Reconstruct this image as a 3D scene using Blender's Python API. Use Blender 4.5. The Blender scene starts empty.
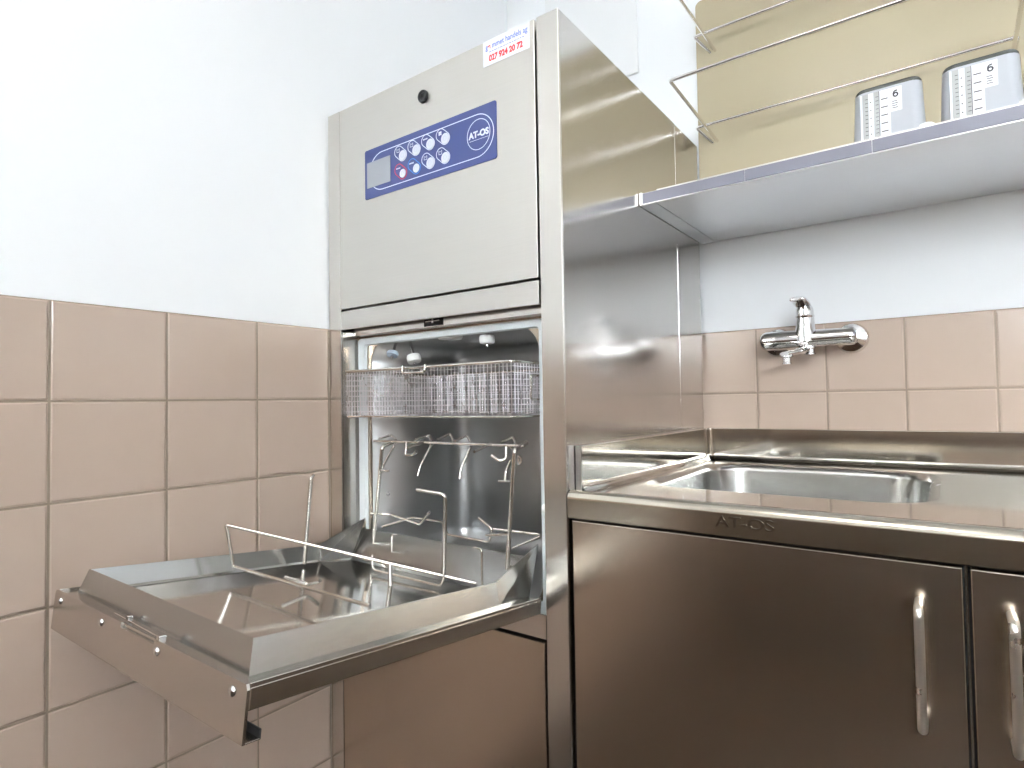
import bpy, bmesh, math, random
from mathutils import Vector, Matrix
random.seed(7)
scene = bpy.context.scene
col = scene.collection
PI = math.pi

# ------------------------------------------------------------------ camera
cam_d = bpy.data.cameras.new('camera'); cam = bpy.data.objects.new('camera', cam_d); col.objects.link(cam)
scene.camera = cam
cam_d.sensor_width = 36.0; cam_d.sensor_fit = 'HORIZONTAL'
cam_d.lens = 592.43 / 1024 * 36.0
cam_d.clip_start = 0.02; cam_d.clip_end = 50
YAW, PITCH, ROLL = 0.6328, 0.0296, -0.0157
fw = Vector((-math.sin(YAW)*math.cos(PITCH), math.cos(YAW)*math.cos(PITCH), math.sin(PITCH)))
rt = Vector((math.cos(YAW), math.sin(YAW), 0)); up = rt.cross(fw)
r2 = rt*math.cos(ROLL) + up*math.sin(ROLL); u2 = -rt*math.sin(ROLL) + up*math.cos(ROLL)
cam.matrix_world = Matrix(((r2.x,u2.x,-fw.x,1.06229),(r2.y,u2.y,-fw.y,-1.45344),(r2.z,u2.z,-fw.z,1.0379),(0,0,0,1)))

# ------------------------------------------------------------------ world, light, exposure
world = bpy.data.worlds.new('world'); scene.world = world; world.use_nodes = True
world.node_tree.nodes['Background'].inputs[0].default_value = (0.80,0.90,1.0,1)
world.node_tree.nodes['Background'].inputs[1].default_value = 3.0
scene.view_settings.view_transform = 'Standard'; scene.view_settings.look = 'None'
scene.view_settings.gamma = 1.0; scene.view_settings.use_curve_mapping = False
scene.view_settings.exposure = 0.8
CEIL_E = 3.3            # strength of the ceiling lamps' diffusers
WIN_POWER = 120.0
wl = bpy.data.lights.new('window_daylight', 'AREA'); wl.shape = 'RECTANGLE'; wl.size = 1.25; wl.size_y = 1.0
wl.energy = WIN_POWER; wl.color = (0.91,0.965,1.0)
wlo = bpy.data.objects.new('window_daylight', wl); col.objects.link(wlo)
wlo.location = (2.175,-3.29,1.87); wlo.rotation_euler = (PI/2,0,0)      # shines towards +Y through window_1

# ------------------------------------------------------------------ materials
def newmat(name):
    m = bpy.data.materials.new(name); m.use_nodes = True
    return m, m.node_tree.nodes, m.node_tree.links, m.node_tree.nodes['Principled BSDF']
def plain(name, c, rough=0.5, metal=0.0, trans=0.0, coat=0.0, emit=0.0, spec=0.5, ior=1.45, alpha=1.0):
    m,N,L,b = newmat(name)
    b.inputs['Base Color'].default_value = (*c,1); b.inputs['Roughness'].default_value = rough
    b.inputs['Metallic'].default_value = metal; b.inputs['Transmission Weight'].default_value = trans
    b.inputs['Coat Weight'].default_value = coat; b.inputs['IOR'].default_value = ior
    b.inputs['Specular IOR Level'].default_value = spec; b.inputs['Alpha'].default_value = alpha
    if emit:
        b.inputs['Emission Color'].default_value = (*c,1); b.inputs['Emission Strength'].default_value = emit
    # a touch of surface variation
    tc = N.new('ShaderNodeTexCoord'); n = N.new('ShaderNodeTexNoise'); n.inputs['Scale'].default_value = 60
    mr = N.new('ShaderNodeMapRange'); mr.inputs['To Min'].default_value = max(0,rough*0.92); mr.inputs['To Max'].default_value = min(1,rough*1.08)
    L.new(tc.outputs['Object'], n.inputs['Vector']); L.new(n.outputs['Fac'], mr.inputs['Value']); L.new(mr.outputs['Result'], b.inputs['Roughness'])
    return m
def steel(name, c=(0.60,0.575,0.54), rough=0.2, stretch=(2,2,260), bump=0.02, var=0.35):
    m,N,L,b = newmat(name)
    b.inputs['Metallic'].default_value = 1
    tc = N.new('ShaderNodeTexCoord'); mp = N.new('ShaderNodeMapping'); mp.inputs['Scale'].default_value = stretch
    n = N.new('ShaderNodeTexNoise'); n.inputs['Scale'].default_value = 1.0; n.inputs['Detail'].default_value = 6; n.inputs['Roughness'].default_value = 0.65
    L.new(tc.outputs['Object'], mp.inputs['Vector']); L.new(mp.outputs['Vector'], n.inputs['Vector'])
    n2 = N.new('ShaderNodeTexNoise'); n2.inputs['Scale'].default_value = 5; n2.inputs['Detail'].default_value = 3
    L.new(tc.outputs['Object'], n2.inputs['Vector'])
    add = N.new('ShaderNodeMath'); add.operation = 'ADD'; L.new(n.outputs['Fac'], add.inputs[0]); L.new(n2.outputs['Fac'], add.inputs[1])
    mr = N.new('ShaderNodeMapRange'); mr.inputs['From Min'].default_value = 0.6; mr.inputs['From Max'].default_value = 1.4
    mr.inputs['To Min'].default_value = rough*(1-var); mr.inputs['To Max'].default_value = rough*(1+var)
    L.new(add.outputs[0], mr.inputs['Value']); L.new(mr.outputs['Result'], b.inputs['Roughness'])
    cr = N.new('ShaderNodeMix'); cr.data_type = 'RGBA'
    cr.inputs['A'].default_value = (c[0]*0.93,c[1]*0.93,c[2]*0.93,1); cr.inputs['B'].default_value = (min(1,c[0]*1.06),min(1,c[1]*1.06),min(1,c[2]*1.06),1)
    L.new(n.outputs['Fac'], cr.inputs['Factor']); L.new(cr.outputs['Result'], b.inputs['Base Color'])
    bp = N.new('ShaderNodeBump'); bp.inputs['Strength'].default_value = bump; bp.inputs['Distance'].default_value = 0.002
    L.new(n.outputs['Fac'], bp.inputs['Height']); L.new(bp.outputs['Normal'], b.inputs['Normal'])
    return m
def paint(name, c, rough=0.6):
    m,N,L,b = newmat(name)
    b.inputs['Base Color'].default_value = (*c,1); b.inputs['Roughness'].default_value = rough
    tc = N.new('ShaderNodeTexCoord'); n = N.new('ShaderNodeTexNoise'); n.inputs['Scale'].default_value = 350; n.inputs['Detail'].default_value = 3
    bp = N.new('ShaderNodeBump'); bp.inputs['Strength'].default_value = 0.06; bp.inputs['Distance'].default_value = 0.001
    L.new(tc.outputs['Object'], n.inputs['Vector']); L.new(n.outputs['Fac'], bp.inputs['Height']); L.new(bp.outputs['Normal'], b.inputs['Normal'])
    return m
def tiles(name, axis, org, pitch, c, grout, zorg=1.199, zp=0.15, half=0.0017, rough=0.16):
    """glazed wall tiles: grout lines every `pitch` along `axis` and every `zp` in Z"""
    m,N,L,b = newmat(name)
    geo = N.new('ShaderNodeNewGeometry'); sp = N.new('ShaderNodeSeparateXYZ'); L.new(geo.outputs['Position'], sp.inputs[0])
    def M(op, *a):
        n = N.new('ShaderNodeMath'); n.operation = op
        for i,x in enumerate(a):
            if isinstance(x,(int,float)): n.inputs[i].default_value = x
            else: L.new(x, n.inputs[i])
        return n.outputs[0]
    def dist(o, org, p):
        s = M('DIVIDE', M('SUBTRACT', o, org), p)
        f = M('FRACT', M('ADD', s, 100.5))
        return M('MULTIPLY', M('ABSOLUTE', M('SUBTRACT', f, 0.5)), p), M('FLOOR', M('ADD', s, 100.0))
    d1,i1 = dist(sp.outputs[axis], org, pitch); d2,i2 = dist(sp.outputs[2], zorg, zp)
    d = M('MINIMUM', d1, d2)
    mask = N.new('ShaderNodeMapRange'); mask.interpolation_type = 'SMOOTHSTEP'
    mask.inputs['From Min'].default_value = half*0.75; mask.inputs['From Max'].default_value = half*1.3; L.new(d, mask.inputs['Value'])
    hgt = N.new('ShaderNodeMapRange'); hgt.interpolation_type = 'SMOOTHSTEP'
    hgt.inputs['From Min'].default_value = half*0.8; hgt.inputs['From Max'].default_value = half*2.6; L.new(d, hgt.inputs['Value'])
    cmb = N.new('ShaderNodeCombineXYZ'); L.new(i1, cmb.inputs[0]); L.new(i2, cmb.inputs[1])
    wn = N.new('ShaderNodeTexWhiteNoise'); wn.noise_dimensions = '3D'; L.new(cmb.outputs[0], wn.inputs['Vector'])
    n = N.new('ShaderNodeTexNoise'); n.inputs['Scale'].default_value = 14; n.inputs['Detail'].default_value = 3; L.new(geo.outputs['Position'], n.inputs['Vector'])
    v = M('ADD', M('MULTIPLY', wn.outputs['Value'], 0.5), M('MULTIPLY', n.outputs['Fac'], 0.5))
    tcm = N.new('ShaderNodeMix'); tcm.data_type = 'RGBA'
    tcm.inputs['A'].default_value = (c[0]*0.95,c[1]*0.94,c[2]*0.94,1); tcm.inputs['B'].default_value = (c[0]*1.05,c[1]*1.06,c[2]*1.06,1)
    L.new(v, tcm.inputs['Factor'])
    mx = N.new('ShaderNodeMix'); mx.data_type = 'RGBA'; L.new(mask.outputs['Result'], mx.inputs['Factor'])
    mx.inputs['A'].default_value = (*grout,1); L.new(tcm.outputs['Result'], mx.inputs['B']); L.new(mx.outputs['Result'], b.inputs['Base Color'])
    rr = N.new('ShaderNodeMapRange'); rr.inputs['To Min'].default_value = 0.75; rr.inputs['To Max'].default_value = rough
    L.new(mask.outputs['Result'], rr.inputs['Value']); L.new(rr.outputs['Result'], b.inputs['Roughness'])
    n3 = N.new('ShaderNodeTexNoise'); n3.inputs['Scale'].default_value = 9; n3.inputs['Detail'].default_value = 1; L.new(geo.outputs['Position'], n3.inputs['Vector'])
    hh = M('ADD', hgt.outputs['Result'], M('MULTIPLY', n3.outputs['Fac'], 0.5))
    bp = N.new('ShaderNodeBump'); bp.inputs['Strength'].default_value = 1.0; bp.inputs['Distance'].default_value = 0.0013
    L.new(hh, bp.inputs['Height']); L.new(bp.outputs['Normal'], b.inputs['Normal'])
    return m

TILE_C = (0.445,0.352,0.292); GROUT = (0.22,0.175,0.13)
M_tileL = tiles('tile_left', 1, -1.1540, 0.1627, TILE_C, GROUT)
M_tileB = tiles('tile_back', 0, 0.7064, 0.1448, TILE_C, (0.27,0.21,0.165))
M_tileF = tiles('tile_far', 0, 0.0, 0.15, TILE_C, GROUT)
M_tileR = tiles('tile_right', 1, 0.0, 0.15, TILE_C, GROUT)
M_white = paint('white_wall_paint', (0.86,0.88,0.90), 0.55)
M_ceil = paint('white_ceiling_paint', (0.88,0.88,0.88), 0.8)
M_floor = paint('brown_vinyl_floor', (0.060,0.040,0.028), 0.45)
M_steel = steel('brushed_steel', rough=0.22, stretch=(3,3,3), bump=0.0, var=0.1)
M_front = steel('brushed_steel_front', c=(0.64,0.62,0.58), rough=0.34, stretch=(8,900,900), bump=0.002, var=0.08)
M_front_v = steel('brushed_steel_vertical', c=(0.64,0.615,0.575), rough=0.22, stretch=(900,900,8), bump=0.003, var=0.12)
M_side = steel('brushed_steel_side', c=(0.57,0.55,0.525), rough=0.17, stretch=(900,900,8), bump=0.003, var=0.15)
M_door = steel('brushed_steel_door', c=(0.53,0.45,0.37), rough=0.24, stretch=(900,900,8), bump=0.003, var=0.12)
M_top = steel('worktop_steel', c=(0.58,0.55,0.50), rough=0.085, stretch=(8,900,900), bump=0.002, var=0.15)
M_basin = steel('basin_steel', c=(0.52,0.52,0.50), rough=0.26, stretch=(30,30,30), bump=0.0, var=0.1)
M_nose = steel('worktop_edge_steel', c=(0.62,0.57,0.48), rough=0.20, stretch=(8,900,900), bump=0.002, var=0.12)
M_panw = steel('pan_wall_steel', c=(0.50,0.50,0.485), rough=0.24, stretch=(900,20,900), bump=0.001, var=0.12)
M_hatch = steel('hatch_steel', c=(0.60,0.57,0.53), rough=0.22, stretch=(900,900,8), bump=0.003, var=0.15)
M_pan = steel('pan_steel', c=(0.60,0.585,0.56), rough=0.10, stretch=(60,60,60), bump=0.002, var=0.3)
M_cham = steel('chamber_steel', c=(0.46,0.465,0.465), rough=0.34, stretch=(20,20,20), bump=0.0, var=0.15)
M_wire = plain('polished_wire', (0.70,0.67,0.62), 0.17, 1.0)
M_mesh = plain('basket_wire', (0.95,0.93,0.97), 0.28, 1.0)
M_rack = plain('chromed_wire', (0.84,0.82,0.80), 0.12, 1.0)
M_satin = plain('satin_steel', (0.80,0.77,0.72), 0.28, 1.0)
M_chrome = plain('chrome', (0.74,0.73,0.73), 0.06, 1.0)
M_dark = plain('black_gap', (0.012,0.012,0.012), 0.7)
M_black = plain('black_plastic', (0.02,0.02,0.022), 0.35)
M_gasket = plain('grey_silicone', (0.74,0.79,0.81), 0.45)
M_nozzle = plain('white_plastic', (0.86,0.87,0.86), 0.35)
M_nozzle_refl = plain('nozzle_reflection', (0.45,0.55,0.66), 0.35)  # tint of a mirrored nozzle, put into the colour
M_blue = plain('blue_foil', (0.040,0.058,0.185), 0.35)
M_line = plain('white_print', (0.75,0.79,0.88), 0.5)
M_red = plain('red_print', (0.62,0.04,0.05), 0.5)
M_cyan = plain('blue_print', (0.05,0.25,0.70), 0.5)
M_btn = plain('button_grey_white', (0.66,0.69,0.75), 0.45)
M_btnr = plain('button_ring', (0.50,0.53,0.62), 0.45)
M_disp = plain('display_grey', (0.33,0.35,0.38), 0.25)
M_sticker = plain('white_sticker', (0.80,0.83,0.88), 0.5)
M_stblue = plain('sticker_blue_ink', (0.16,0.22,0.62), 0.5)
M_stred = plain('sticker_red_ink', (0.72,0.04,0.05), 0.5)
M_beige = plain('beige_laminate', (0.385,0.335,0.23), 0.25)
M_plast = plain('lilac_grey_plastic_strip', (0.19,0.19,0.232), 0.25)
M_wood = plain('dark_brown_wood', (0.085,0.052,0.034), 0.4)
M_jug = plain('translucent_plastic', (0.50,0.52,0.56), 0.30, trans=0.12, ior=1.3)
M_jugd = plain('smoky_plastic', (0.06,0.065,0.06), 0.25)
M_label = plain('white_label', (0.84,0.86,0.90), 0.5)
M_labelg = plain('grey_label', (0.42,0.43,0.43), 0.5)
M_ink = plain('black_ink', (0.03,0.03,0.04), 0.6)
M_lamp = plain('lamp_diffuser', (1.0,0.97,0.92), 0.6, emit=CEIL_E)
M_frame = plain('white_lacquer', (0.82,0.83,0.84), 0.35)
M_glass = plain('window_glass', (1,1,1), 0.02, trans=1.0)

# ------------------------------------------------------------------ mesh helpers
class MB:
    def __init__(s): s.bm = bmesh.new()
    def loft(s, loops, closed=True, cap0=False, cap1=False):
        vs = [[s.bm.verts.new(p) for p in lp] for lp in loops]; n = len(loops[0])
        for a,b in zip(vs, vs[1:]):
            for i in range(n if closed else n-1):
                j = (i+1) % n
                try: s.bm.faces.new((a[i],a[j],b[j],b[i]))
                except ValueError: pass
        if cap0: s.bm.faces.new(list(reversed(vs[0])))
        if cap1: s.bm.faces.new(vs[-1])
        return s
    def box(s, x0,x1,y0,y1,z0,z1, bev=0.0, seg=2):
        x0,x1 = sorted((x0,x1)); y0,y1 = sorted((y0,y1)); z0,z1 = sorted((z0,z1))
        t = bmesh.new(); bmesh.ops.create_cube(t, size=1.0)
        for v in t.verts: v.co = Vector(((x0+x1)/2+v.co.x*(x1-x0), (y0+y1)/2+v.co.y*(y1-y0), (z0+z1)/2+v.co.z*(z1-z0)))
        if bev: bmesh.ops.bevel(t, geom=list(t.edges), offset=bev, segments=seg, affect='EDGES', profile=0.5)
        s.merge(t); return s
    def merge(s, t, xf=None):
        if xf: 
            for v in t.verts: v.co = xf(v.co)
        me = bpy.data.meshes.new('tmp'); t.to_mesh(me); t.free(); s.bm.from_mesh(me); bpy.data.meshes.remove(me)
    def tube(s, pts, r, n=8, bend=0.0, caps=True):
        pts = [Vector(p) for p in pts]
        if bend:
            out = [pts[0]]
            for a,b,c in zip(pts, pts[1:], pts[2:]):
                d1=(a-b); d2=(c-b); k=min(bend, d1.length*.45, d2.length*.45)
                p=b+d1.normalized()*k; q=b+d2.normalized()*k
                for i in range(5):
                    t=i/4; out.append((1-t)**2*p+2*t*(1-t)*b+t*t*q)
            out.append(pts[-1]); pts = out
        rs = r if isinstance(r,(list,tuple)) else [r]*len(pts)
        T0 = (pts[1]-pts[0]).normalized(); nrm = T0.orthogonal().normalized(); loops = []
        for i,p in enumerate(pts):
            if i==0: T=T0
            elif i==len(pts)-1: T=(pts[i]-pts[i-1]).normalized()
            else: T=((pts[i+1]-pts[i]).normalized()+(pts[i]-pts[i-1]).normalized()).normalized()
            nrm = (nrm - T*nrm.dot(T)).normalized(); bn = T.cross(nrm)
            loops.append([p+(nrm*math.cos(2*PI*k/n)+bn*math.sin(2*PI*k/n))*rs[i] for k in range(n)])
        s.loft(loops, True, caps, caps); return s
    def lathe(s, prof, c, ax=(0,0,1), n=24, caps=True):
        """prof: (radius, height) list along axis ax from centre c"""
        c=Vector(c); ax=Vector(ax).normalized(); u=ax.orthogonal().normalized(); v=ax.cross(u)
        s.loft([[c+ax*h+(u*math.cos(2*PI*k/n)+v*math.sin(2*PI*k/n))*max(r,1e-5) for k in range(n)] for r,h in prof], True, caps, caps); return s
    def build(s, name, mat, parent=None, smooth=None, xf=None, loc=None):
        if xf:
            for v in s.bm.verts: v.co = xf(v.co)
        bmesh.ops.recalc_face_normals(s.bm, faces=list(s.bm.faces))
        me = bpy.data.meshes.new(name); s.bm.to_mesh(me); s.bm.free()
        if parent is not None:
            off = world_loc(parent)
            for v in me.vertices: v.co -= off
        elif loc is not None:
            for v in me.vertices: v.co -= Vector(loc)
        o = bpy.data.objects.new(name, me); col.objects.link(o)
        for m in (mat if isinstance(mat,(list,tuple)) else [mat]): me.materials.append(m)
        if parent is not None: o.parent = parent
        elif loc is not None: o.location = loc
        if smooth is not None:
            for p in me.polygons: p.use_smooth = True
            bm = bmesh.new(); bm.from_mesh(me)
            for e in bm.edges:
                if len(e.link_faces)==2 and e.calc_face_angle(0) > math.radians(smooth): e.smooth = False
            bm.to_mesh(me); bm.free()
            wn = o.modifiers.new('even_normals','WEIGHTED_NORMAL'); wn.keep_sharp = True; wn.weight = 60
        return o
def world_loc(o):
    v = Vector(o.location); p = o.parent
    while p: v += Vector(p.location); p = p.parent
    return v
def thing(name, label, cat, loc, group=None):
    o = bpy.data.objects.new(name, None); col.objects.link(o); o.location = loc; o.empty_display_size = .05
    o['label'] = label; o['category'] = cat
    if group: o['group'] = group
    return o
def struct(o): o['kind'] = 'structure'; return o
def rrect(x0,x1,z0,z1,r,n=8, f=None):
    """rounded rectangle as 2-D points mapped by f(a,b) -> 3-D"""
    pts=[]; r=min(r,(x1-x0)/2,(z1-z0)/2)
    for cx,cz,a0 in ((x1-r,z1-r,0),(x0+r,z1-r,PI/2),(x0+r,z0+r,PI),(x1-r,z0+r,1.5*PI)):
        for i in range(n): 
            a=a0+PI/2*i/(n-1); pts.append(f(cx+r*math.cos(a), cz+r*math.sin(a)))
    return pts
def text(name, s, size, mat, parent, loc, rot=(PI/2,0,0), depth=0.0003, bold=0.0, width=None, shear=0.0):
    c = bpy.data.curves.new(name,'FONT'); c.body = s; c.size = size*100; c.extrude = depth*100; c.offset = bold*100; c.shear = shear
    c.align_x='CENTER'; c.align_y='CENTER'
    t = bpy.data.objects.new(name+'_tmp', c); col.objects.link(t)
    bpy.context.view_layer.update()
    me = bpy.data.meshes.new_from_object(t.evaluated_get(bpy.context.evaluated_depsgraph_get()))
    bpy.data.objects.remove(t); bpy.data.curves.remove(c)
    for v in me.vertices: v.co *= .01
    if width:
        xs=[v.co.x for v in me.vertices]; k=width/(max(xs)-min(xs)); mid=(max(xs)+min(xs))/2
        for v in me.vertices: v.co.x=(v.co.x-mid)*k
    from mathutils import Euler
    R = Euler(rot).to_matrix(); off = world_loc(parent)
    for v in me.vertices: v.co = R@v.co + Vector(loc) - off
    me.materials.clear(); me.materials.append(mat); me.name = name
    o = bpy.data.objects.new(name, me); col.objects.link(o); o.parent = parent
    return o
def outline(mb, pts, w, y, depth=0.0003, closed=True):
    """flat printed line in the XZ plane through 2-D pts"""
    n=len(pts); A=[];B=[]
    for i in range(n):
        p=Vector(pts[i]); 
        a=Vector(pts[(i-1)%n]) if closed or i>0 else p; b=Vector(pts[(i+1)%n]) if closed or i<n-1 else p
        t=(b-a).normalized(); nn=Vector((-t.y,t.x))
        A.append(p+nn*w/2); B.append(p-nn*w/2)
    loops=[[Vector((q[i].x,yy,q[i].y)) for q,yy in ((A,y),(B,y),(B,y+depth),(A,y+depth))] for i in range(n)]
    if closed: loops.append(loops[0])
    mb.loft(loops, True, not closed, not closed)

# ------------------------------------------------------------------ the room
RX, RY, RZ, TZ = 2.9, -3.2, 2.60, 1.199
def wall(name, b0, b1, mat=M_white):
    return struct(MB().box(b0[0],b1[0],b0[1],b1[1],b0[2],b1[2]).build(name, mat))
def cladding(parent, b0, b1, mat):
    o = MB().box(b0[0],b1[0],b0[1],b1[1],b0[2],b1[2], 0.0012).build('tile_cladding', mat, parent); return o
wL = wall('wall_left', (-0.12,RY-.12,0), (-0.004,0.12,RZ));   cladding(wL, (-0.0045,RY+.004,0.0), (0,-0.0005,TZ), M_tileL)
wB = wall('wall_back', (-0.004,0.004,0), (RX+.12,0.12,RZ));   cladding(wB, (0,0,0.0), (RX,0.0045,TZ), M_tileB)
wR = wall('wall_right', (RX+.004,RY-.12,0), (RX+.12,0.004,RZ)); cladding(wR, (RX,RY+.004,0.0), (RX+.0045,-0.0005,TZ), M_tileR)
# front wall (behind the camera) with a window opening
mb = MB(); WX0,WX1,WZ0,WZ1 = 1.50,2.85,1.36,2.38
mb.box(-.004,WX0,RY-.12,RY-.004,0,RZ); mb.box(WX1,RX+.004,RY-.12,RY-.004,0,RZ)
mb.box(WX0,WX1,RY-.12,RY-.004,0,WZ0); mb.box(WX0,WX1,RY-.12,RY-.004,WZ1,RZ)
wF = struct(mb.build('wall_front', M_white)); cladding(wF, (0,RY-.0045,0.0), (RX,RY,TZ), M_tileF)
struct(MB().box(-.12,RX+.12,RY-.12,.12,-.05,0).build('floor', M_floor))
struct(MB().box(-.12,RX+.12,RY-.12,.12,RZ,RZ+.08).build('ceiling', M_ceil))
mb = MB(); XMID=(WX0+WX1)/2
for a in ((WX0,WX0+.05,WZ0,WZ1),(WX1-.05,WX1,WZ0,WZ1),(WX0+.05,WX1-.05,WZ0,WZ0+.05),(WX0+.05,WX1-.05,WZ1-.05,WZ1),(XMID-.03,XMID+.03,WZ0+.05,WZ1-.05)):
    mb.box(a[0],a[1],RY-.09,RY-.03,a[2],a[3],.004)
win = struct(mb.build('window_1', M_frame))
for x0,x1 in ((WX0+.05,XMID-.03),(XMID+.03,WX1-.05)):
    MB().box(x0,x1,RY-.064,RY-.058,WZ0+.05,WZ1-.05).build('pane', M_glass, win)
# unseen cupboards added behind the camera to darken reflections in the steel
t = thing('added_cupboard', 'dark brown cupboard added unseen opposite the sink to darken steel reflections', 'cupboard', (1.2,RY+.25,0))
MB().box(.02,2.4,RY+.01,RY+.50,.02,.80,.003).build('body', M_wood, t)
MB().box(.01,2.42,RY+.006,RY+.53,.80,.83,.004).build('added_cupboard_top', M_wood, t)
for k in range(4): MB().box(.03+k*.592,.615+k*.592,RY+.5005,RY+.518,.08,.79,.002).build('door', M_wood, t)
# ceiling lamps
for i,(x,y,l) in enumerate(((.75,-2.15,'long white ceiling lamp nearer the left wall'),(1.95,-2.15,'long white ceiling lamp nearer the window'))):
    t = thing('ceiling_lamp', l, 'lamp', (x,y,RZ))
    MB().box(x-.32,x+.32,y-.62,y+.62,RZ-.05,RZ,.006).build('housing', M_frame, t)
    MB().box(x-.30,x+.30,y-.60,y+.60,RZ-.056,RZ-.0501).build('diffuser', M_lamp, t)

# ------------------------------------------------------------------ bedpan washer
W, YF, H = 0.5845, -0.6644, 1.6597
XA, XB = 0.0406, 0.5393            # between the two front posts
washer = thing('bedpan_washer', 'tall stainless steel bedpan washer with blue control panel and folded-down hatch', 'washer', (W/2,-.33,0))
mb = MB()
mb.box(0.001,0.003,YF+.002,-.02,.06,H-.002); mb.box(.003,W-.003,-.022,-.02,.06,H-.002)         # left side, rear
mb.box(0.003,W-.003,YF+.022,-.022,H-.004,H-.002); mb.box(.003,W-.003,YF+.03,-.022,.06,.062)    # top, bottom
mb.build('carcass', M_front_v, washer)
MB().box(W-.003,W,YF+.0032,-.1668,.06,H,.0010).build('side_panel', M_side, washer)
MB().box(W-.0036,W-.0002,-.1652,-.016,.06,H-.001,.0010).build('rear_side_panel', M_side, washer)
MB().box(0.0008,XA-.0006,YF,YF+.003,.06,H,.0008).build('front_post', M_front_v, washer)
MB().box(XB+.0042,W,YF,YF+.003,.06,H,.0008).build('front_post', M_front_v, washer)
MB().box(XA+.001,XB+.0035,YF+.016,YF+.019,1.225,H-.004).build('recess_shade', M_dark, washer)  # black sheet that paints the shade inside the service door gaps
MB().box(XA+.0002,XB,YF-.0003,YF+.015,1.2362,H-.0005,.0012).build('service_door', M_front, washer)
# header beam above the hatch opening, and the latch rail behind it
MB().box(XA,XB,YF+.0006,YF+.006,1.1935,1.2322,.0006).build('header', M_front, washer)
mb = MB(); mb.box(XA,XB+.004,YF+.020,YF+.0445,1.1805,1.2325,.001); latchrail = mb.build('latch_rail', M_front_v, washer)
mb = MB(); mb.box(.264,.313,YF+.0190,YF+.0202,1.1825,1.1995,.0003); mb.build('latch_slot', M_dark, latchrail)
mb = MB(); mb.box(.270,.306,YF+.0165,YF+.0195,1.190,1.1925,.0006); mb.box(.286,.291,YF+.016,YF+.0195,1.187,1.197,.0006); mb.build('latch', M_chrome, latchrail)
# jamb / front frame round the chamber mouth
CX0,CX1,CZ0,CZ1,CY = 0.079,0.508,0.690,1.168,-0.335
YM = -0.618
n=10
outer = rrect(XA,XB+.004,.655,1.19,.002,n,lambda a,b:(a,YM,b)); inner = rrect(CX0,CX1,CZ0,CZ1,.045,n,lambda a,b:(a,YM,b))
outer2=[(p[0],YM+.003,p[2]) for p in outer]; inner2=[(p[0],YM+.003,p[2]) for p in inner]
MB().loft([outer,inner,inner2,outer2,outer]).build('mouth_frame', M_door, washer, 40)
mb = MB(); mb.box(XA-.0012,XA+.0008,YF+.0035,YM,.70,1.19,.0005); mb.build('jamb', M_steel, washer)
mb = MB(); mb.box(XB+.002,XB+.0042,YF+.0035,YM,.70,1.19,.0005); mb.build('jamb', M_steel, washer)
g0 = rrect(.0445,.534,.68,1.178,.006,n,lambda a,b:(a,YM-.001,b)); g1=[(p[0],YM-.007,p[2]) for p in rrect(.047,.531,.683,1.1755,.006,n,lambda a,b:(a,0,b))]
g2=[(p[0],YM-.007,p[2]) for p in rrect(.066,.512,.700,1.164,.006,n,lambda a,b:(a,0,b))]; g3=rrect(.069,.509,.702,1.162,.006,n,lambda a,b:(a,YM-.001,b))
MB().loft([g0,g1,g2,g3,g0]).build('gasket', M_gasket, washer, 30)
# the wash chamber: one rounded shell open to the front
t = bmesh.new(); loops=[]
R=.045
for dy,ins in [(0,0)]+[(0,0)]:
    pass
t.free()
loops=[rrect(CX0,CX1,CZ0,CZ1,R,n,lambda a,b:(a,YM+.002,b)), rrect(CX0,CX1,CZ0,CZ1,R,n,lambda a,b:(a,CY-R,b))]
for k in range(1,9):
    a=PI/2*k/8; ins=R*(1-math.cos(a)); y=CY-R+R*math.sin(a)
    loops.append(rrect(CX0+ins,CX1-ins,CZ0+ins,CZ1-ins,max(R-ins,.0005),n,lambda a_,b_:(a_,y,b_)))
back = loops[-1]
sh = MB().loft(loops, True, False, True)
ch = sh.build('wash_chamber', M_cham, washer, 35)
sm = ch.modifiers.new('shell','SOLIDIFY'); sm.thickness=.0015; sm.offset=1
# spray nozzles, the bluish one modelled from a nozzle's reflection
def nozzle(top, ctr, r, h, mat, ax=(0,0,1)):
    ax=Vector(ax).normalized()
    o = MB().lathe([(r*.55,-h/2),(r*.92,-h*.38),(r,-h*.15),(r,h*.2),(r*.9,h*.42),(r*.5,h/2)], ctr, ax).build('spray_nozzle', mat, washer, 50)
    s=MB().tube([Vector(ctr)+ax*h*.4, Vector(top)], .0032, 8); s.lathe([(.004,-.5*h-.003),(.004,-h*.4)], ctr, ax, 8); s.build('stem', M_chrome, o, 50)
nozzle((.170,-.592,1.168),(.190,-.600,1.128),.0145,.018,M_nozzle,(-.35,.1,1))
nozzle((.381,-.598,1.168),(.381,-.600,1.153),.0145,.018,M_nozzle)
nozzle((.128,-.590,1.168),(.131,-.604,1.141),.0125,.010,M_nozzle_refl,(-.2,.45,1))  # solid stand-in for a nozzle's mirror image in the chamber steel
MB().lathe([(.022,-.004),(.024,0),(.024,.003),(.020,.006)], (.289,-.600,1.1645)).build('spray_disc', M_nozzle, washer, 40)
# bolts inside the chamber
def bolt(name,c,ax,r,parent,mat=M_chrome):
    MB().lathe([(r,0),(r*.95,.0015),(r*.55,.002),(r*.5,.0045),(r*.2,.005)], c, ax, 16).build(name, mat, parent, 40)
bolt('bolt',(.257,CY,.902),(0,-1,0),.012,washer)
bolt('bolt',(.0795,-.575,.842),(1,0,0),.005,washer)
MB().lathe([(.009,0),(.008,.006)],(XB+.002,YF+.012,.865),(-1,0,0),14).build('hinge_stop', M_nozzle, washer, 40)
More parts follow.
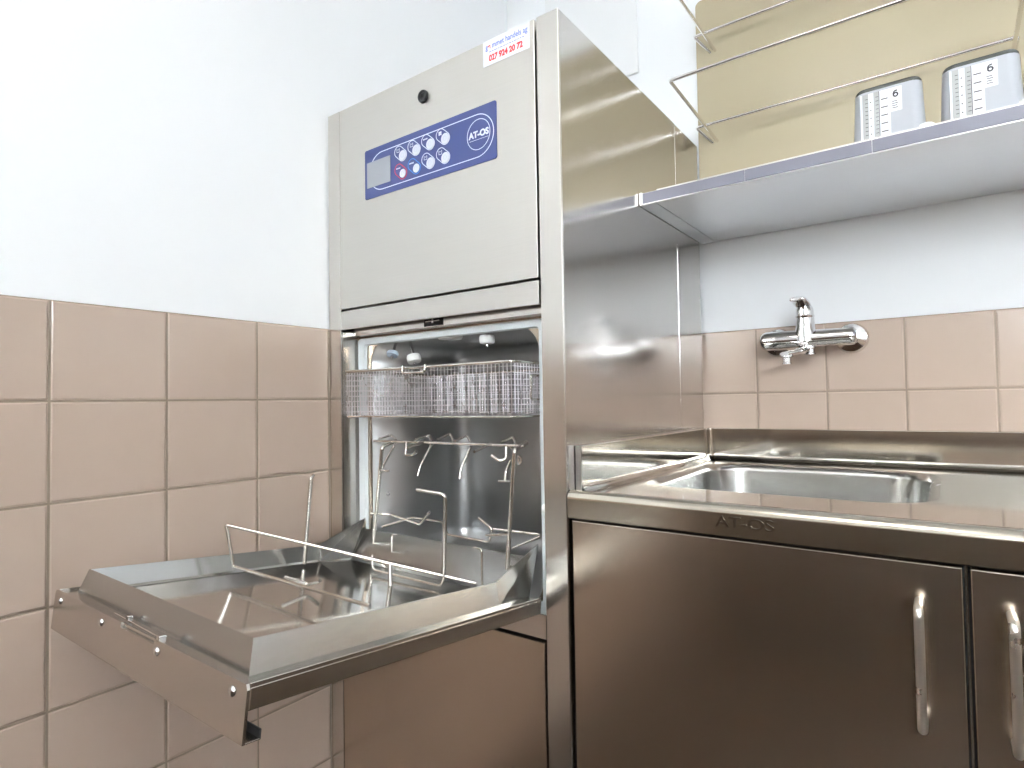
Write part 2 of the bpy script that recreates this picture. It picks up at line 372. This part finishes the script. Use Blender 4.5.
# lower front
MB().box(XA,XB+.0035,YF+.001,YF+.004,.6615,.700,.0006).build('sill', M_front_v, washer)
MB().box(XA-.0005,XB+.004,YF+.012,YF+.014,.10,.672).build('recess_shade', M_dark, washer)  # black sheet painting the shade in the gap above the lower panel
MB().box(XA+.0008,XB+.0005,YF-.0002,YF+.012,.10,.656,.0012).build('lower_panel', M_door, washer)
MB().box(.02,W-.02,YF+.06,-.05,0,.06).build('plinth', M_black, washer)
# lock
lk = MB().lathe([(.0120,0),(.0120,.004),(.0105,.006),(.0070,.0062),(.0065,.005),(.001,.005)], (.2897,YF-.0003,1.6106),(0,-1,0),24).build('lock', M_black, washer, 40)
MB().box(.2882,.2912,YF-.0062,YF-.0052,1.6075,1.6137).build('key_slot', M_dark, lk)
# sticker
st = MB().box(.4338,.5305,YF-.0009,YF-.0003,1.6150,1.6590).build('sticker', M_sticker, washer)
ys = YF-.0009
text('sticker_text','g   mmet handels ag',.0135,M_stblue,st,(.483,ys,1.6475),depth=.0003,width=.088,bold=.0002)
text('sticker_initial','e',.0135,M_stred,st,(.4470,ys,1.6472),depth=.0003,width=.0060,bold=.0004)
mb = MB()
x=.4465
while x<.519: 
    w=random.uniform(.003,.008); mb.box(x,min(x+w,.520),ys-.0001,ys,1.6372,1.6384); x+=w+.0014
mb.build('sticker_fine_print', M_stblue, st)
text('sticker_number','027 924 20 72',.0142,M_stred,st,(.4815,ys,1.6262),depth=.0003,width=.071,bold=.0006)
# control panel
P0,P1,Q0,Q1 = .1228,.4605,1.4505,1.5505
yp = YF-.0016
cp_f = rrect(P0,P1,Q0,Q1,.004,5,lambda a,b:(a,yp,b)); cp_b=[(p[0],YF-.0003,p[2]) for p in cp_f]
cp = MB().loft([cp_b,cp_f],True,True,True).build('control_panel', M_blue, washer)
mb = MB()
outline(mb,[(p[0],p[2]) for p in rrect(.137,.4545,1.4625,1.5375,.0375,14,lambda a,b:(a,0,b))],.0016,yp-.0002)
mb.build('border_line', M_line, cp)
MB().box(.130,.1985,yp-.0009,yp-.0002,1.472,1.5238,.0002).build('display', M_disp, cp)
btn = [(.2335,1.514),(.270,1.515),(.3065,1.516),(.344,1.516),(.2335,1.479),(.270,1.480),(.3065,1.481),(.344,1.481)]
for i,(x,z) in enumerate(btn):
    small = i in (4,5); r = .0083 if small else .0098
    # slanted capsule from the button towards its pictogram at upper left
    dx,dz = -.0115,.0100; ang=math.atan2(dz,dx); rr=.0108
    cap=[]
    for k in range(12): a=ang-PI/2+PI*k/11; cap.append((x+dx+rr*math.cos(a), z+dz+rr*math.sin(a)))
    for k in range(12): a=ang+PI/2+PI*k/11; cap.append((x+rr*math.cos(a), z+rr*math.sin(a)))
    f=[(p[0],yp-.0006,p[1]) for p in cap]; b=[(p[0],yp-.0001,p[1]) for p in cap]
    MB().loft([b,f],True,True,True).build('button_field', M_blue, cp)
    mb=MB(); outline(mb,cap,.0013,yp-.0009,depth=.0003); mb.build('button_outline', M_red if i==4 else M_cyan if i==5 else M_line, cp)
    MB().lathe([(r,0),(r,.0010),(r*.92,.0016)],(x,yp-.0006,z),(0,-1,0),24).build('button', M_btn, cp, 40)
    mb=MB(); outline(mb,[(x+r*.38*math.cos(2*PI*k/14),z+r*.45*math.sin(2*PI*k/14)) for k in range(14)],.0005,yp-.0024,depth=.0002); mb.build('button_mark', M_btnr, cp)
    # pictogram
    mb=MB(); px,pz=x-.0125,z+.0125
    yy=yp-.0009
    if i in (4,5,2):
        for k in range(5): mb.box(px-.0058+k*.0024,px-.0042+k*.0024,yy,yy+.0003,pz-.0012,pz+.0012)
    elif i==3:
        for a in (0,PI/2,PI,1.5*PI): mb.lathe([(.0019,0),(.0019,.0003)],(px+.0026*math.cos(a+.8),yy+.0003,pz+.0026*math.sin(a+.8)),(0,-1,0),10)
    else:
        outline(mb,[(px-.0035,pz+.0035),(px-.0035,pz-.0035),(px+.0035,pz-.0035),(px+.0035,pz+.0035),(px,pz+.001)],.0010,yy,closed=True)
    mb.build('pictogram', M_line, cp)
mb=MB(); outline(mb,[(.4212+.0255*math.cos(2*PI*k/40),1.502+.0265*math.sin(2*PI*k/40)) for k in range(40)],.0012,yp-.0004)
mb.box(.401,.4425,yp-.0004,yp-.0001,1.4930,1.4936); mb.build('logo_ring', M_line, cp)
text('logo_text','AT-OS',.0155,M_line,cp,(.4215,yp-.0003,1.5025),depth=.0003,width=.045,bold=.0006)

# ------------------------------------------------------------------ the hatch, folded down, rising 6.4 degrees outwards
A = math.radians(6.38); YH,ZH = -0.667,0.725
def tr(p):   # (x, w, u) packed as (x, u, w)
    return Vector((p[0], YH - p[1]*math.cos(A) + p[2]*math.sin(A), ZH + p[1]*math.sin(A) + p[2]*math.cos(A)))
hatch = MB().box(.0416,.5385,.002,.489,-.0215,0,.0015).build('hatch', M_hatch, washer, None, tr)
# turned-up ledge along the rim of the skin
for x in (.0416,.5365): MB().box(x,x+.002,.004,.489,-.001,.0035,.0005).build('ledge', M_front_v, hatch, None, tr)
# end plate with folded lip and a notch for the latch
prof=[(.0406,-.049),(.5395,-.049),(.5395,-.002),(.5372,.003),(.350,.003),(.350,-.003),(.262,-.003),(.262,.003),(.043,.003),(.0406,-.002)]
mb=MB(); mb.loft([[(x,.4895,w) for x,w in prof],[(x,.4925,w) for x,w in prof]],True,True,True)
mb.box(.0406,.5395,.474,.4925,-.0500,-.0480,.0008); ep = mb.build('end_plate', M_hatch, hatch, None, tr)
MB().box(.0406,.5395,.4735,.4760,-.0500,-.0400,.001).build('grip_lip', M_black, hatch, None, tr)
for x in (.062,.205,.358,.515):
    MB().lathe([(.0052,0),(.0050,.001),(.0036,.0024),(.001,.003)],(x,.4925,-.0085),(0,1,0),14).build('screw', M_chrome, hatch, 50, tr)
mb=MB(); mb.box(.252,.258,.478,.484,.001,.0075,.001); mb.box(.353,.360,.484,.4925,.000,.0075,.001); mb.tube([(.215,.482,.0025),(.352,.486,.0025)],.0010,8); mb.build('latch_striker', M_chrome, hatch, 50, tr)
# the raised pan
def L8(xi, u0, ur, um, wf, wr, wb):   # loop of eight points
    x0,x1=.060+xi,.513-xi
    return [(x0,u0,wf),(x1,u0,wf),(x1,um,wf),(x1,ur,wr),(x1,ur,wb),(x0,ur,wb),(x0,ur,wr),(x0,um,wf)]
o0=[(p[0],p[1],-.0002) for p in L8(0,.474,-.006,.078,0,0,0)]
def lerp(a,b,t): return a+(b-a)*t
ob=[(.060,.472,.0),(.5135,.476,.0),(.5135,.078,.0),(.5135,.0,.0),(.5125,.0,.0),(.061,.0,.0),(.060,.0,.0),(.060,.078,.0)]
ot=[(.0665,.464,.0315),(.5035,.469,.0315),(.5035,.078,.0315),(.5035,-.034,.078),(.5020,-.036,.055),(.068,-.036,.055),(.0665,-.034,.078),(.0665,.078,.0315)]
it=[(.068,.4625,.0315),(.5020,.4675,.0315),(.5020,.078,.0315),(.5020,-.032,.0775),(.5010,-.034,.055),(.069,-.034,.055),(.068,-.032,.0775),(.068,.078,.0315)]
ib=[(.076,.453,.005),(.494,.453,.005),(.494,.078,.005),(.482,.020,.005),(.481,.018,.005),(.096,.018,.005),(.095,.020,.005),(.076,.078,.005)]
fl=[(.080,.449,.002),(.490,.449,.002),(.490,.078,.002),(.478,.026,.002),(.477,.025,.002),(.100,.025,.002),(.099,.026,.002),(.080,.078,.002)]
pan=MB().loft([ob,ot,it,ib]).build('pan', M_panw, hatch, None, tr)
MB().loft([ib,fl],True,False,True).build('pan_floor', M_pan, hatch, None, tr)
# weld seams at the rear corners
for x in (.0690,.5020): MB().tube([(x,.078,.030),(x+(.010 if x<.2 else -.010),.078,.007)],.0008,6).build('weld_seam', M_wire, hatch, 50, tr)

# ------------------------------------------------------------------ wire rack standing in the pan
rack = thing('wire_rack', 'bent steel wire rack with hooks standing in the pan of the folded-down hatch', 'rack', (.29,-.66,.735))
def wires(name, paths, r=.0023, bend=.006, par=rack, mat=M_wire):
    m=MB()
    for p in paths: m.tube(p, r, 8, bend)
    return m.build(name, mat, par, 60)
wires('top_bar', [[(.095,-.625,.9605),(.479,-.625,.9620)]], .0027)
wires('leg', [[(.148,-.612,.9615),(.146,-.648,.951),(.133,-.650,.844),(.116,-.650,.732)]], .0040, .007)
wires('leg', [[(.470,-.606,.966),(.475,-.648,.957),(.456,-.650,.745)]], .0040, .007)
hk=[ # hooks clipped over the bar: forward tip, back crest, then down again
 [(.079,-.600,.962),(.089,-.572,.970),(.113,-.580,.961),(.128,-.600,.949),(.108,-.615,.904),(.113,-.620,.894)],
 [(.190,-.600,.963),(.196,-.565,.972),(.211,-.572,.961),(.216,-.580,.952),(.214,-.610,.911),(.212,-.615,.894)],
 [(.231,-.660,.953),(.241,-.624,.963)],
 [(.251,-.600,.965),(.259,-.570,.976),(.272,-.575,.961),(.275,-.582,.953)],
 [(.299,-.600,.964),(.303,-.570,.973),(.320,-.577,.960),(.328,-.590,.951),(.322,-.610,.914),(.322,-.615,.895)],
 [(.422,-.690,.955),(.404,-.622,.963)],
 [(.417,-.610,.965),(.427,-.588,.974),(.443,-.600,.963),(.443,-.614,.957)],
 [(.192,-.625,.962),(.196,-.630,.947),(.195,-.632,.935),(.219,-.635,.936),(.234,-.640,.944)],
 [(.438,-.622,.960),(.439,-.625,.937),(.429,-.632,.935),(.418,-.640,.945)],
 [(.450,-.625,.937),(.442,-.630,.916),(.444,-.635,.902)]]
for p in hk: wires('hook', [p], .0027, .005)
wires('stub', [[(.131,-.645,.903),(.157,-.640,.903)]], .0024, 0); wires('stub', [[(.434,-.640,.901),(.455,-.635,.901)]], .0024, 0)
wires('ring', [[(.106,-.645,.814),(.140,-.620,.811),(.222,-.620,.800),(.248,-.620,.826)],
               [(.112,-.620,.783),(.168,-.590,.803),(.262,-.600,.806),(.285,-.610,.786),(.395,-.620,.787),(.402,-.620,.812),(.372,-.620,.828)],
               [(.392,-.625,.800),(.453,-.640,.812)],[(.405,-.620,.812),(.484,-.590,.806),(.488,-.595,.804),(.446,-.620,.783)]], .0026, .006)
wires('lower_loop', [[(.228,-.745,.768),(.228,-.745,.7425),(.394,-.745,.7415),(.401,-.745,.758)]], .0024, .010)
wires('pin', [[(.197,-.655,.784),(.186,-.660,.783),(.185,-.660,.733)]], .0019, .004)
wires('pin', [[(.428,-.700,.799),(.443,-.700,.798),(.448,-.706,.736)]], .0019, .004)
bail0,bail1=Vector((.113,-.950,.845)),Vector((.430,-.700,.741))
wires('bail', [[tuple(bail1),tuple(bail0),(.126,-.944,.7785),(.464,-.950,.7815)]], .0027, .003)
def onbail(t): return bail0.lerp(bail1,t)
p=onbail(.87); wires('post', [[tuple(p),(p.x+.010,p.y-.004,.888),(p.x-.036,p.y-.024,.895)]], .0034, .010)
p=onbail(.655); wires('post', [[tuple(p),(p.x,p.y,.7415)]], .0034, 0)
wires('post', [[(.106,-.800,.7475),(.127,-.800,.905),(.119,-.790,.908)]], .0034, .004)
wires('clip', [[(.245,-.93,.778),(.26,-.90,.762),(.285,-.895,.770)]], .003, .005)

# ------------------------------------------------------------------ wire mesh basket in the mouth of the chamber
BX0,BX1,BY0,BY1,BZ0,BZ1 = .0795,.500,-.684,-.430,1.013,1.103
basket = thing('wire_basket', 'flat rectangular wire mesh basket hanging in the mouth of the wash chamber', 'basket', ((BX0+BX1)/2,(BY0+BY1)/2,BZ0))
m=MB()
for z,r in ((BZ1,.0031),(BZ0,.0018)):
    pts=[(p[0],p[1],z) for p in rrect(BX0,BX1,BY0,BY1,.010,4,lambda a,b:(a,b))]; m.tube(pts+[pts[0],pts[1]], r, 8, caps=False)
m.build('rim', M_wire, basket, 60)
m=MB(); r=.00082; i=BX0+.004
while i<BX1-.002:
    m.tube([(i,BY0,BZ1),(i,BY0,BZ0),(i,BY1,BZ0),(i,BY1,BZ1)],r,4,caps=False); i+=.0081
i=BY0+.006
while i<BY1:
    m.tube([(BX0,i,BZ1),(BX0,i,BZ0),(BX1,i,BZ0),(BX1,i,BZ1)],r,4,caps=False); i+=.0081
z=BZ0+.009
while z<BZ1-.004:
    m.tube([(BX0,BY0,z),(BX1,BY0,z),(BX1,BY1,z),(BX0,BY1,z),(BX0,BY0,z)],r*.8,4,caps=False); z+=.0105
m.build('mesh', M_mesh, basket)
m=MB(); m.tube([(.249,BY0-.003,BZ1+.004),(.249,BY0-.005,BZ1-.010),(.307,BY0-.005,BZ1-.010),(.307,BY0-.003,BZ1+.004)],.0017,8,.004)
m.tube([(.245,BY0-.003,BZ1-.0005),(.311,BY0-.003,BZ1-.0005)],.0012,6); m.build('handle', M_wire, basket, 60)
MB().tube([(BX1+.003,-.605,BZ1-.022),(BX1+.005,-.64,BZ1-.022),(BX1+.005,-.64,BZ1-.062),(BX1+.003,-.605,BZ1-.062)],.0022,8,.004).build('handle', M_wire, basket, 60)

# ------------------------------------------------------------------ worktop with basin
XR=1.95; ZT=.8975; YC=-.6655
top = thing('worktop', 'stainless steel worktop with pressed-in sink basin and low upstand beside the washer', 'worktop', (1.2,-.33,.86))
SX0,SX1,SY0,SY1 = .640,1.038,-.500,-.105
N_=12
f3=lambda z:(lambda a,b:(a,b,z))
outerL=rrect(W+.006,XR,YC+.020,-.008,.002,N_,f3(ZT-.004)); holeo=rrect(SX0-.012,SX1+.012,SY0-.012,SY1+.012,.085,N_,f3(ZT-.004)); hole=rrect(SX0,SX1,SY0,SY1,.075,N_,f3(ZT-.008))
basin_l=[hole,rrect(SX0+.004,SX1-.004,SY0+.004,SY1-.004,.072,N_,f3(ZT-.018)),rrect(SX0+.012,SX1-.012,SY0+.012,SY1-.012,.066,N_,f3(ZT-.145)),
 rrect(SX0+.025,SX1-.025,SY0+.025,SY1-.025,.055,N_,f3(ZT-.165)),rrect(SX0+.055,SX1-.055,SY0+.055,SY1-.055,.035,N_,f3(ZT-.170))]
MB().loft([outerL,holeo]).build('top_plate', M_top, top)
bs=MB().loft([holeo]+basin_l,True,False,True).build('basin', M_basin, top, 50)
MB().lathe([(.026,.0),(.026,.002),(.020,.003),(.018,.0005),(.001,.0005)],(.845,-.30,ZT-.170)).build('drain', M_chrome, bs, 40)
# rounded front nose: profile in YZ swept along X
prof=[(YC+.024,ZT-.004),(YC+.020,ZT-.001),(YC+.016,ZT+.0015)]+[(YC+.012-.012*math.sin(PI/2*k/7),ZT-.0105+.012*math.cos(PI/2*k/7)) for k in range(8)]+[(YC,.8588),(YC+.003,.8575),(YC+.014,.8580)]
MB().loft([[(x,y,z) for y,z in prof] for x in (W+.002,XR)],False).build('front_edge', M_nose, top, 60)
# upstands: rear and left
def upst(prof, a, b): return MB().loft([[(a(y,z)) for y,z in prof],[(b(y,z)) for y,z in prof]],False)
UZ=.9665
prof=[(-.001,UZ-.003),(-.001,UZ),(-.010,UZ),(-.0115,UZ-.0015),(-.0115,ZT+.008),(-.014,ZT+.002),(-.020,ZT-.003),(-.028,ZT-.004)]
MB().loft([[(x,y,z) for y,z in prof] for x in (W+.001,XR)],False).build('rear_upstand', M_top, top, 60)
prof=[(.0012,UZ-.003),(.0012,UZ),(.0095,UZ),(.0110,UZ-.0015),(.0110,ZT+.009),(.0135,ZT+.003),(.019,ZT-.002),(.027,ZT-.004)]
mb=MB().loft([[(W+x,y,z) for x,z in prof] for y in (YC+.030,-.011)],False)
MB().box(W+.0012,W+.0110,YC+.028,YC+.031,ZT-.006,UZ,.0006).build('upstand_end', M_front, top)
mb.build('side_upstand', M_top, top, 60)
mb=MB(); mb.lathe([(.007,-.030),(.007,.032),(.005,.0345)],(W+.0150,-.0155,ZT+.0345),(0,0,1),14); mb.build('corner_bead', M_top, top, 50)
text('embossed_logo','AT-OS',.020,M_top,top,(.848,YC-.0004,.8765),depth=.0006,width=.072,bold=.0001)

# ------------------------------------------------------------------ base cabinets
def cabinet(x0,x1,hx,label,side):
    t=thing('base_cabinet',label,'cabinet',((x0+x1)/2,-.33,0), )
    mb=MB(); mb.box(x0,x0+.016,-.640,-.02,.10,.853); mb.box(x1-.016,x1,-.640,-.02,.10,.853); mb.box(x0+.016,x1-.016,-.03,-.02,.10,.853); mb.box(x0+.016,x1-.016,-.64,-.03,.10,.116)
    mb.box(x0+.016,x1-.016,-.640,-.622,.838,.853)
    mb.build('body', M_front_v, t)
    MB().box(x0+.02,x1-.02,-.60,-.06,0,.10).build('plinth', M_black, t)
    MB().box(x0+.001,x1-.001,-.6425,-.6405,.12,.852).build('gap_shade', M_dark, t)  # black sheet standing in for shade in the gap round the door
    d=MB().box(x0+.0032,x1-.0032,-.656,-.6425,.115,.8525,.0012).build('door', M_door, t)
    if hx: MB().tube([(hx,-.6555,.8110),(hx,-.6880,.8110),(hx,-.6890,.682),(hx,-.6555,.682)],.0047,16,.010).build('handle', M_satin, d, 60)
cabinet(W+.0010,1.0730,1.031,'wide stainless steel base cabinet with bar handle, under the sink and against the washer','r')
cabinet(1.0735,1.60,1.109,'stainless steel base cabinet at the right edge, its handle on the left of its door','l')

# ------------------------------------------------------------------ wall tap
tap = thing('wall_tap', 'chrome single-lever mixer tap on the tiles above the sink', 'tap', (.822,0,1.16))
YT=-.058
def esc(x):
    MB().lathe([(.0325,0),(.0325,.003),(.029,.012),(.015,.014),(.012,.0145)],(x,-.0005,1.162),(0,-1,0),28).build('escutcheon', M_chrome, tap, 40)
    MB().tube([(x,-.012,1.162),(x,YT-.004,1.162)],.0135,18).build('inlet', M_chrome, tap, 60)
esc(.756); esc(.902)
mb=MB(); mb.lathe([(.006,-.092),(.014,-.0905),(.0182,-.086),(.0205,-.080),(.0210,-.05),(.0200,-.02),(.0190,.03),(.0180,.070),(.0190,.082),(.018,.090),(.013,.0945),(.005,.096)],(.822,YT,1.162),(1,0,0),28)
mb.lathe([(.0240,-.005),(.0225,.016),(.0188,.026),(.0178,.045),(.0186,.047),(.0186,.050)],(.822,YT,1.162),(0,-.06,1),28)
mb.build('tap_body', M_chrome, tap, 50)
MB().lathe([(.0172,.0505),(.0172,.062),(.0150,.069),(.006,.072)],(.822,YT,1.162),(0,-.06,1),28).build('lever_hub', M_chrome, tap, 50)
def ell(c,a,b,n=16): return [(c[0]+a*math.cos(2*PI*k/n),c[1],c[2]+b*math.sin(2*PI*k/n)) for k in range(n)]
MB().loft([ell((.822,-.048,1.226),.012,.006),ell((.820,-.062,1.233),.0155,.008),ell((.819,-.078,1.238),.0165,.007),ell((.818,-.098,1.241),.0165,.0055),ell((.818,-.116,1.241),.0160,.005),ell((.818,-.121,1.2405),.010,.003)],True,True,True).build('lever', M_chrome, tap, 60)
mb=MB(); mb.loft([ell((.822,-.050,1.142),.012,.008),ell((.818,-.075,1.137),.013,.008),ell((.808,-.105,1.131),.0125,.0065),ell((.797,-.128,1.128),.012,.006),ell((.795,-.140,1.127),.009,.004)],True,True,True)
mb.lathe([(.011,.0),(.0125,-.003),(.0125,-.007),(.0085,-.0085),(.0085,-.019),(.0095,-.0195),(.0095,-.022),(.007,-.022)],(.797,-.126,1.128),(0,0,1),20)
mb.build('spout', M_chrome, tap, 50)
MB().lathe([(.012,0),(.012,-.006),(.010,-.008),(.010,-.016),(.012,-.017),(.012,-.020),(.007,-.021)],(.829,-.058,1.148),(0,0,1),20).build('shower_outlet', M_chrome, tap, 40)

# ------------------------------------------------------------------ wall shelf
SF=-.3695; SZ=1.4195; SR=1.75
shelf = thing('wall_shelf', 'long stainless steel wall shelf above the sink, joined to the washer side', 'shelf', (1.17,-.18,SZ))
M_shelf = steel('shelf_steel', c=(0.80,0.805,0.82), rough=0.34, stretch=(8,900,900), bump=0.002, var=0.1)
MB().box(W+.034,SR,SF+.0012,-.001,SZ,SZ+.0015).build('shelf_underside', M_shelf, shelf)
MB().box(W+.0015,W+.0335,SF+.0012,-.001,SZ-.0003,SZ+.0015).build('end_bracket', M_shelf, shelf)
lip=MB().box(W+.0075,SR,SF-.0005,SF+.0012,SZ-.0005,SZ+.0225,.0004).build('front_lip', M_shelf, shelf)
x=W+.0085
while x<SR:
    MB().box(x,min(x+.1925,SR),SF-.0024,SF-.0006,SZ+.0015,SZ+.0215,.0004).build('rail_strip', M_plast, lip); x+=.1932
MB().box(W+.0012,W+.0072,SF-.001,SF+.006,SZ-.0005,SZ+.0245,.0008).build('lip_end', M_front, shelf)
MB().box(W+.0015,SR,SF+.0014,-.001,SZ+.0195,SZ+.0220,.0006).build('shelf_top', M_front, shelf)
mb=MB(); mb.box(W+.034,SR,SF+.006,SF+.0085,SZ+.0219,SZ+.0272,.0008); mb.build('raised_rim', M_front, shelf, 60)

# ------------------------------------------------------------------ beige splash panel, pipe cover and wire racks on the wall
f_=rrect(.586,1.66,1.4495,2.023,.014,6,lambda a,b:(a,-.008,b)); b_=[(p[0],-.0002+.004,p[2]) for p in f_]
o=MB().loft([b_,f_],True,True,True).build('splash_panel', M_beige, None, loc=(1.1,0,1.45)); o['label']='beige laminate panel with rounded corners on the wall behind the shelf'; o['category']='panel'
o=MB().box(.14,.429,-.004,.0035,1.905,2.35,.003).build('cover_plate', M_frame, None, loc=(.28,0,1.9)); o['label']='flat white cover plate on the wall above the washer'; o['category']='cover plate'
def wrack(z, dz, label):
    t=thing('wall_wire_rack',label,'rack',(.9,-.008,z),'wire racks on the beige panel')
    x0,x1=.600,1.183
    rr=.0037
    MB().tube([(x0+.020,-.006,z-.006),(x0-.004,-.050,z+.021),(x1+.003,-.050,z+.018),(x1-.003,-.006,z-.006)],rr,10,.005).build('low_rail', M_rack, t, 60)
    MB().tube([(x0+.032,-.006,z-.006),(x0-.002,-.225,z+dz),(x1+.006,-.225,z+dz),(x1-.004,-.006,z-.006)],rr,10,.006).build('high_rail', M_rack, t, 60)
wrack(1.668,.060,'lower of the two chrome wire racks on the beige panel, just above the measuring jugs')
wrack(1.891,.060,'upper of the two chrome wire racks on the beige panel')

# ------------------------------------------------------------------ measuring jugs on the shelf
def jug(cx, cy, label):
    z0=SZ+.0222; hgt=.112
    t=thing('measuring_jug',label,'jug',(cx,cy,z0),'upturned measuring jugs on the shelf')
    hw0,hw1,hd0,hd1=.0515,.0470,.0440,.0400
    def sec(f,ins,z):
        hw=hw0+(hw1-hw0)*f-ins; hd=hd0+(hd1-hd0)*f-ins
        return rrect(cx-hw,cx+hw,cy-hd,cy+hd,max(.018-ins,.002),6,lambda a,b:(a,b,z))
    MB().loft([sec(0,-.002,z0),sec(0,-.002,z0+.004),sec(0,0,z0+.005),sec(.93,0,z0+hgt-.008),sec(.93,.002,z0+hgt-.008),sec(0,.002,z0+.001),sec(0,-.002,z0)]).build('jug_body', M_jug, t, 40)
    MB().loft([sec(.93,.0005,z0+hgt-.0078),sec(1,0,z0+hgt-.004),sec(1,.002,z0+hgt-.001),sec(1,.006,z0+hgt)],True,True,True).build('jug_base', M_jugd, t, 40)
    def fy(z): f=(z-z0)/hgt; return cy-(hd0+(hd1-hd0)*f)
    def patch(m,x0,x1,za,zb,off):
        m.loft([[(x0,fy(z)-.0001,z),(x0,fy(z)-off,z),(x1,fy(z)-off,z),(x1,fy(z)-.0001,z)] for z in (za,zb)],True,True,True)
    def strip(name,x0,x1,za,zb,mat,off=.0006):
        m=MB(); patch(m,cx+x0,cx+x1,za,zb,off); return m.build(name,mat,t)
    zt=z0+hgt-.012; zb=z0+.010
    strip('scale_strip',-.0385,-.0355,zb,zt,M_label); strip('scale_strip',-.0350,-.0270,zb,zt,M_labelg)
    strip('scale_strip',-.0265,-.0195,zb,zt,M_label); strip('scale_strip',-.0190,-.0120,zb,zt,M_labelg)
    strip('scale_edge',-.0118,-.0110,zb,zt,M_ink); strip('label',-.0108,.0040,zb,zt,M_label); strip('label_field',.0040,.0200,zt-.040,zt,M_label)
    m=MB()
    def dash(x0,x1,z,h): patch(m,cx+x0,cx+x1,z,z+h,.0009)
    k=0; z=zb+.006
    while z<zt-.004:
        dash(-.0315,-.0275,z,.0008); dash(-.0165,-.0125,z,.0008)
        if k%2==0: dash(-.0090,.0005,z,.0016); dash(-.0245,-.0225,z,.0016)
        z+=.0068; k+=1
    for k in range(4): dash(.0065,.0135+.001*(k%2),zt-.024-k*.0036,.0010)
    m.build('scale_marks', M_ink, t)
    # the printed 6: a bowl and a stem, laid on the sloping face
    m=MB(); dx,dz=cx+.0115,zt-.0130
    outline(m,[(dx+.0029*math.cos(2*PI*k/18),dz+.0030*math.sin(2*PI*k/18)) for k in range(18)],.0021,0,.0006)
    outline(m,[(dx-.0029,dz),(dx-.0029,dz+.0028),(dx-.0020,dz+.0052),(dx-.0002,dz+.0066),(dx+.0022,dz+.0066)],.0021,0,.0006,False)
    for v in m.bm.verts: v.co.y = fy(v.co.z) - .0013 + v.co.y
    m.build('label_digit', M_ink, t)
    # foot of the handle beside the rim
    MB().tube([(cx+.044,cy-.046,z0+.018),(cx+.055,cy-.050,z0+.018),(cx+.0625,cy-.052,z0+.004)],.0085,12,.006).build('jug_handle', M_nozzle, t, 60)
jug(.998,-.270,'left one of the two upturned measuring jugs on the steel shelf')
jug(1.1185,-.270,'right one of the two upturned measuring jugs, at the photo edge on the shelf')
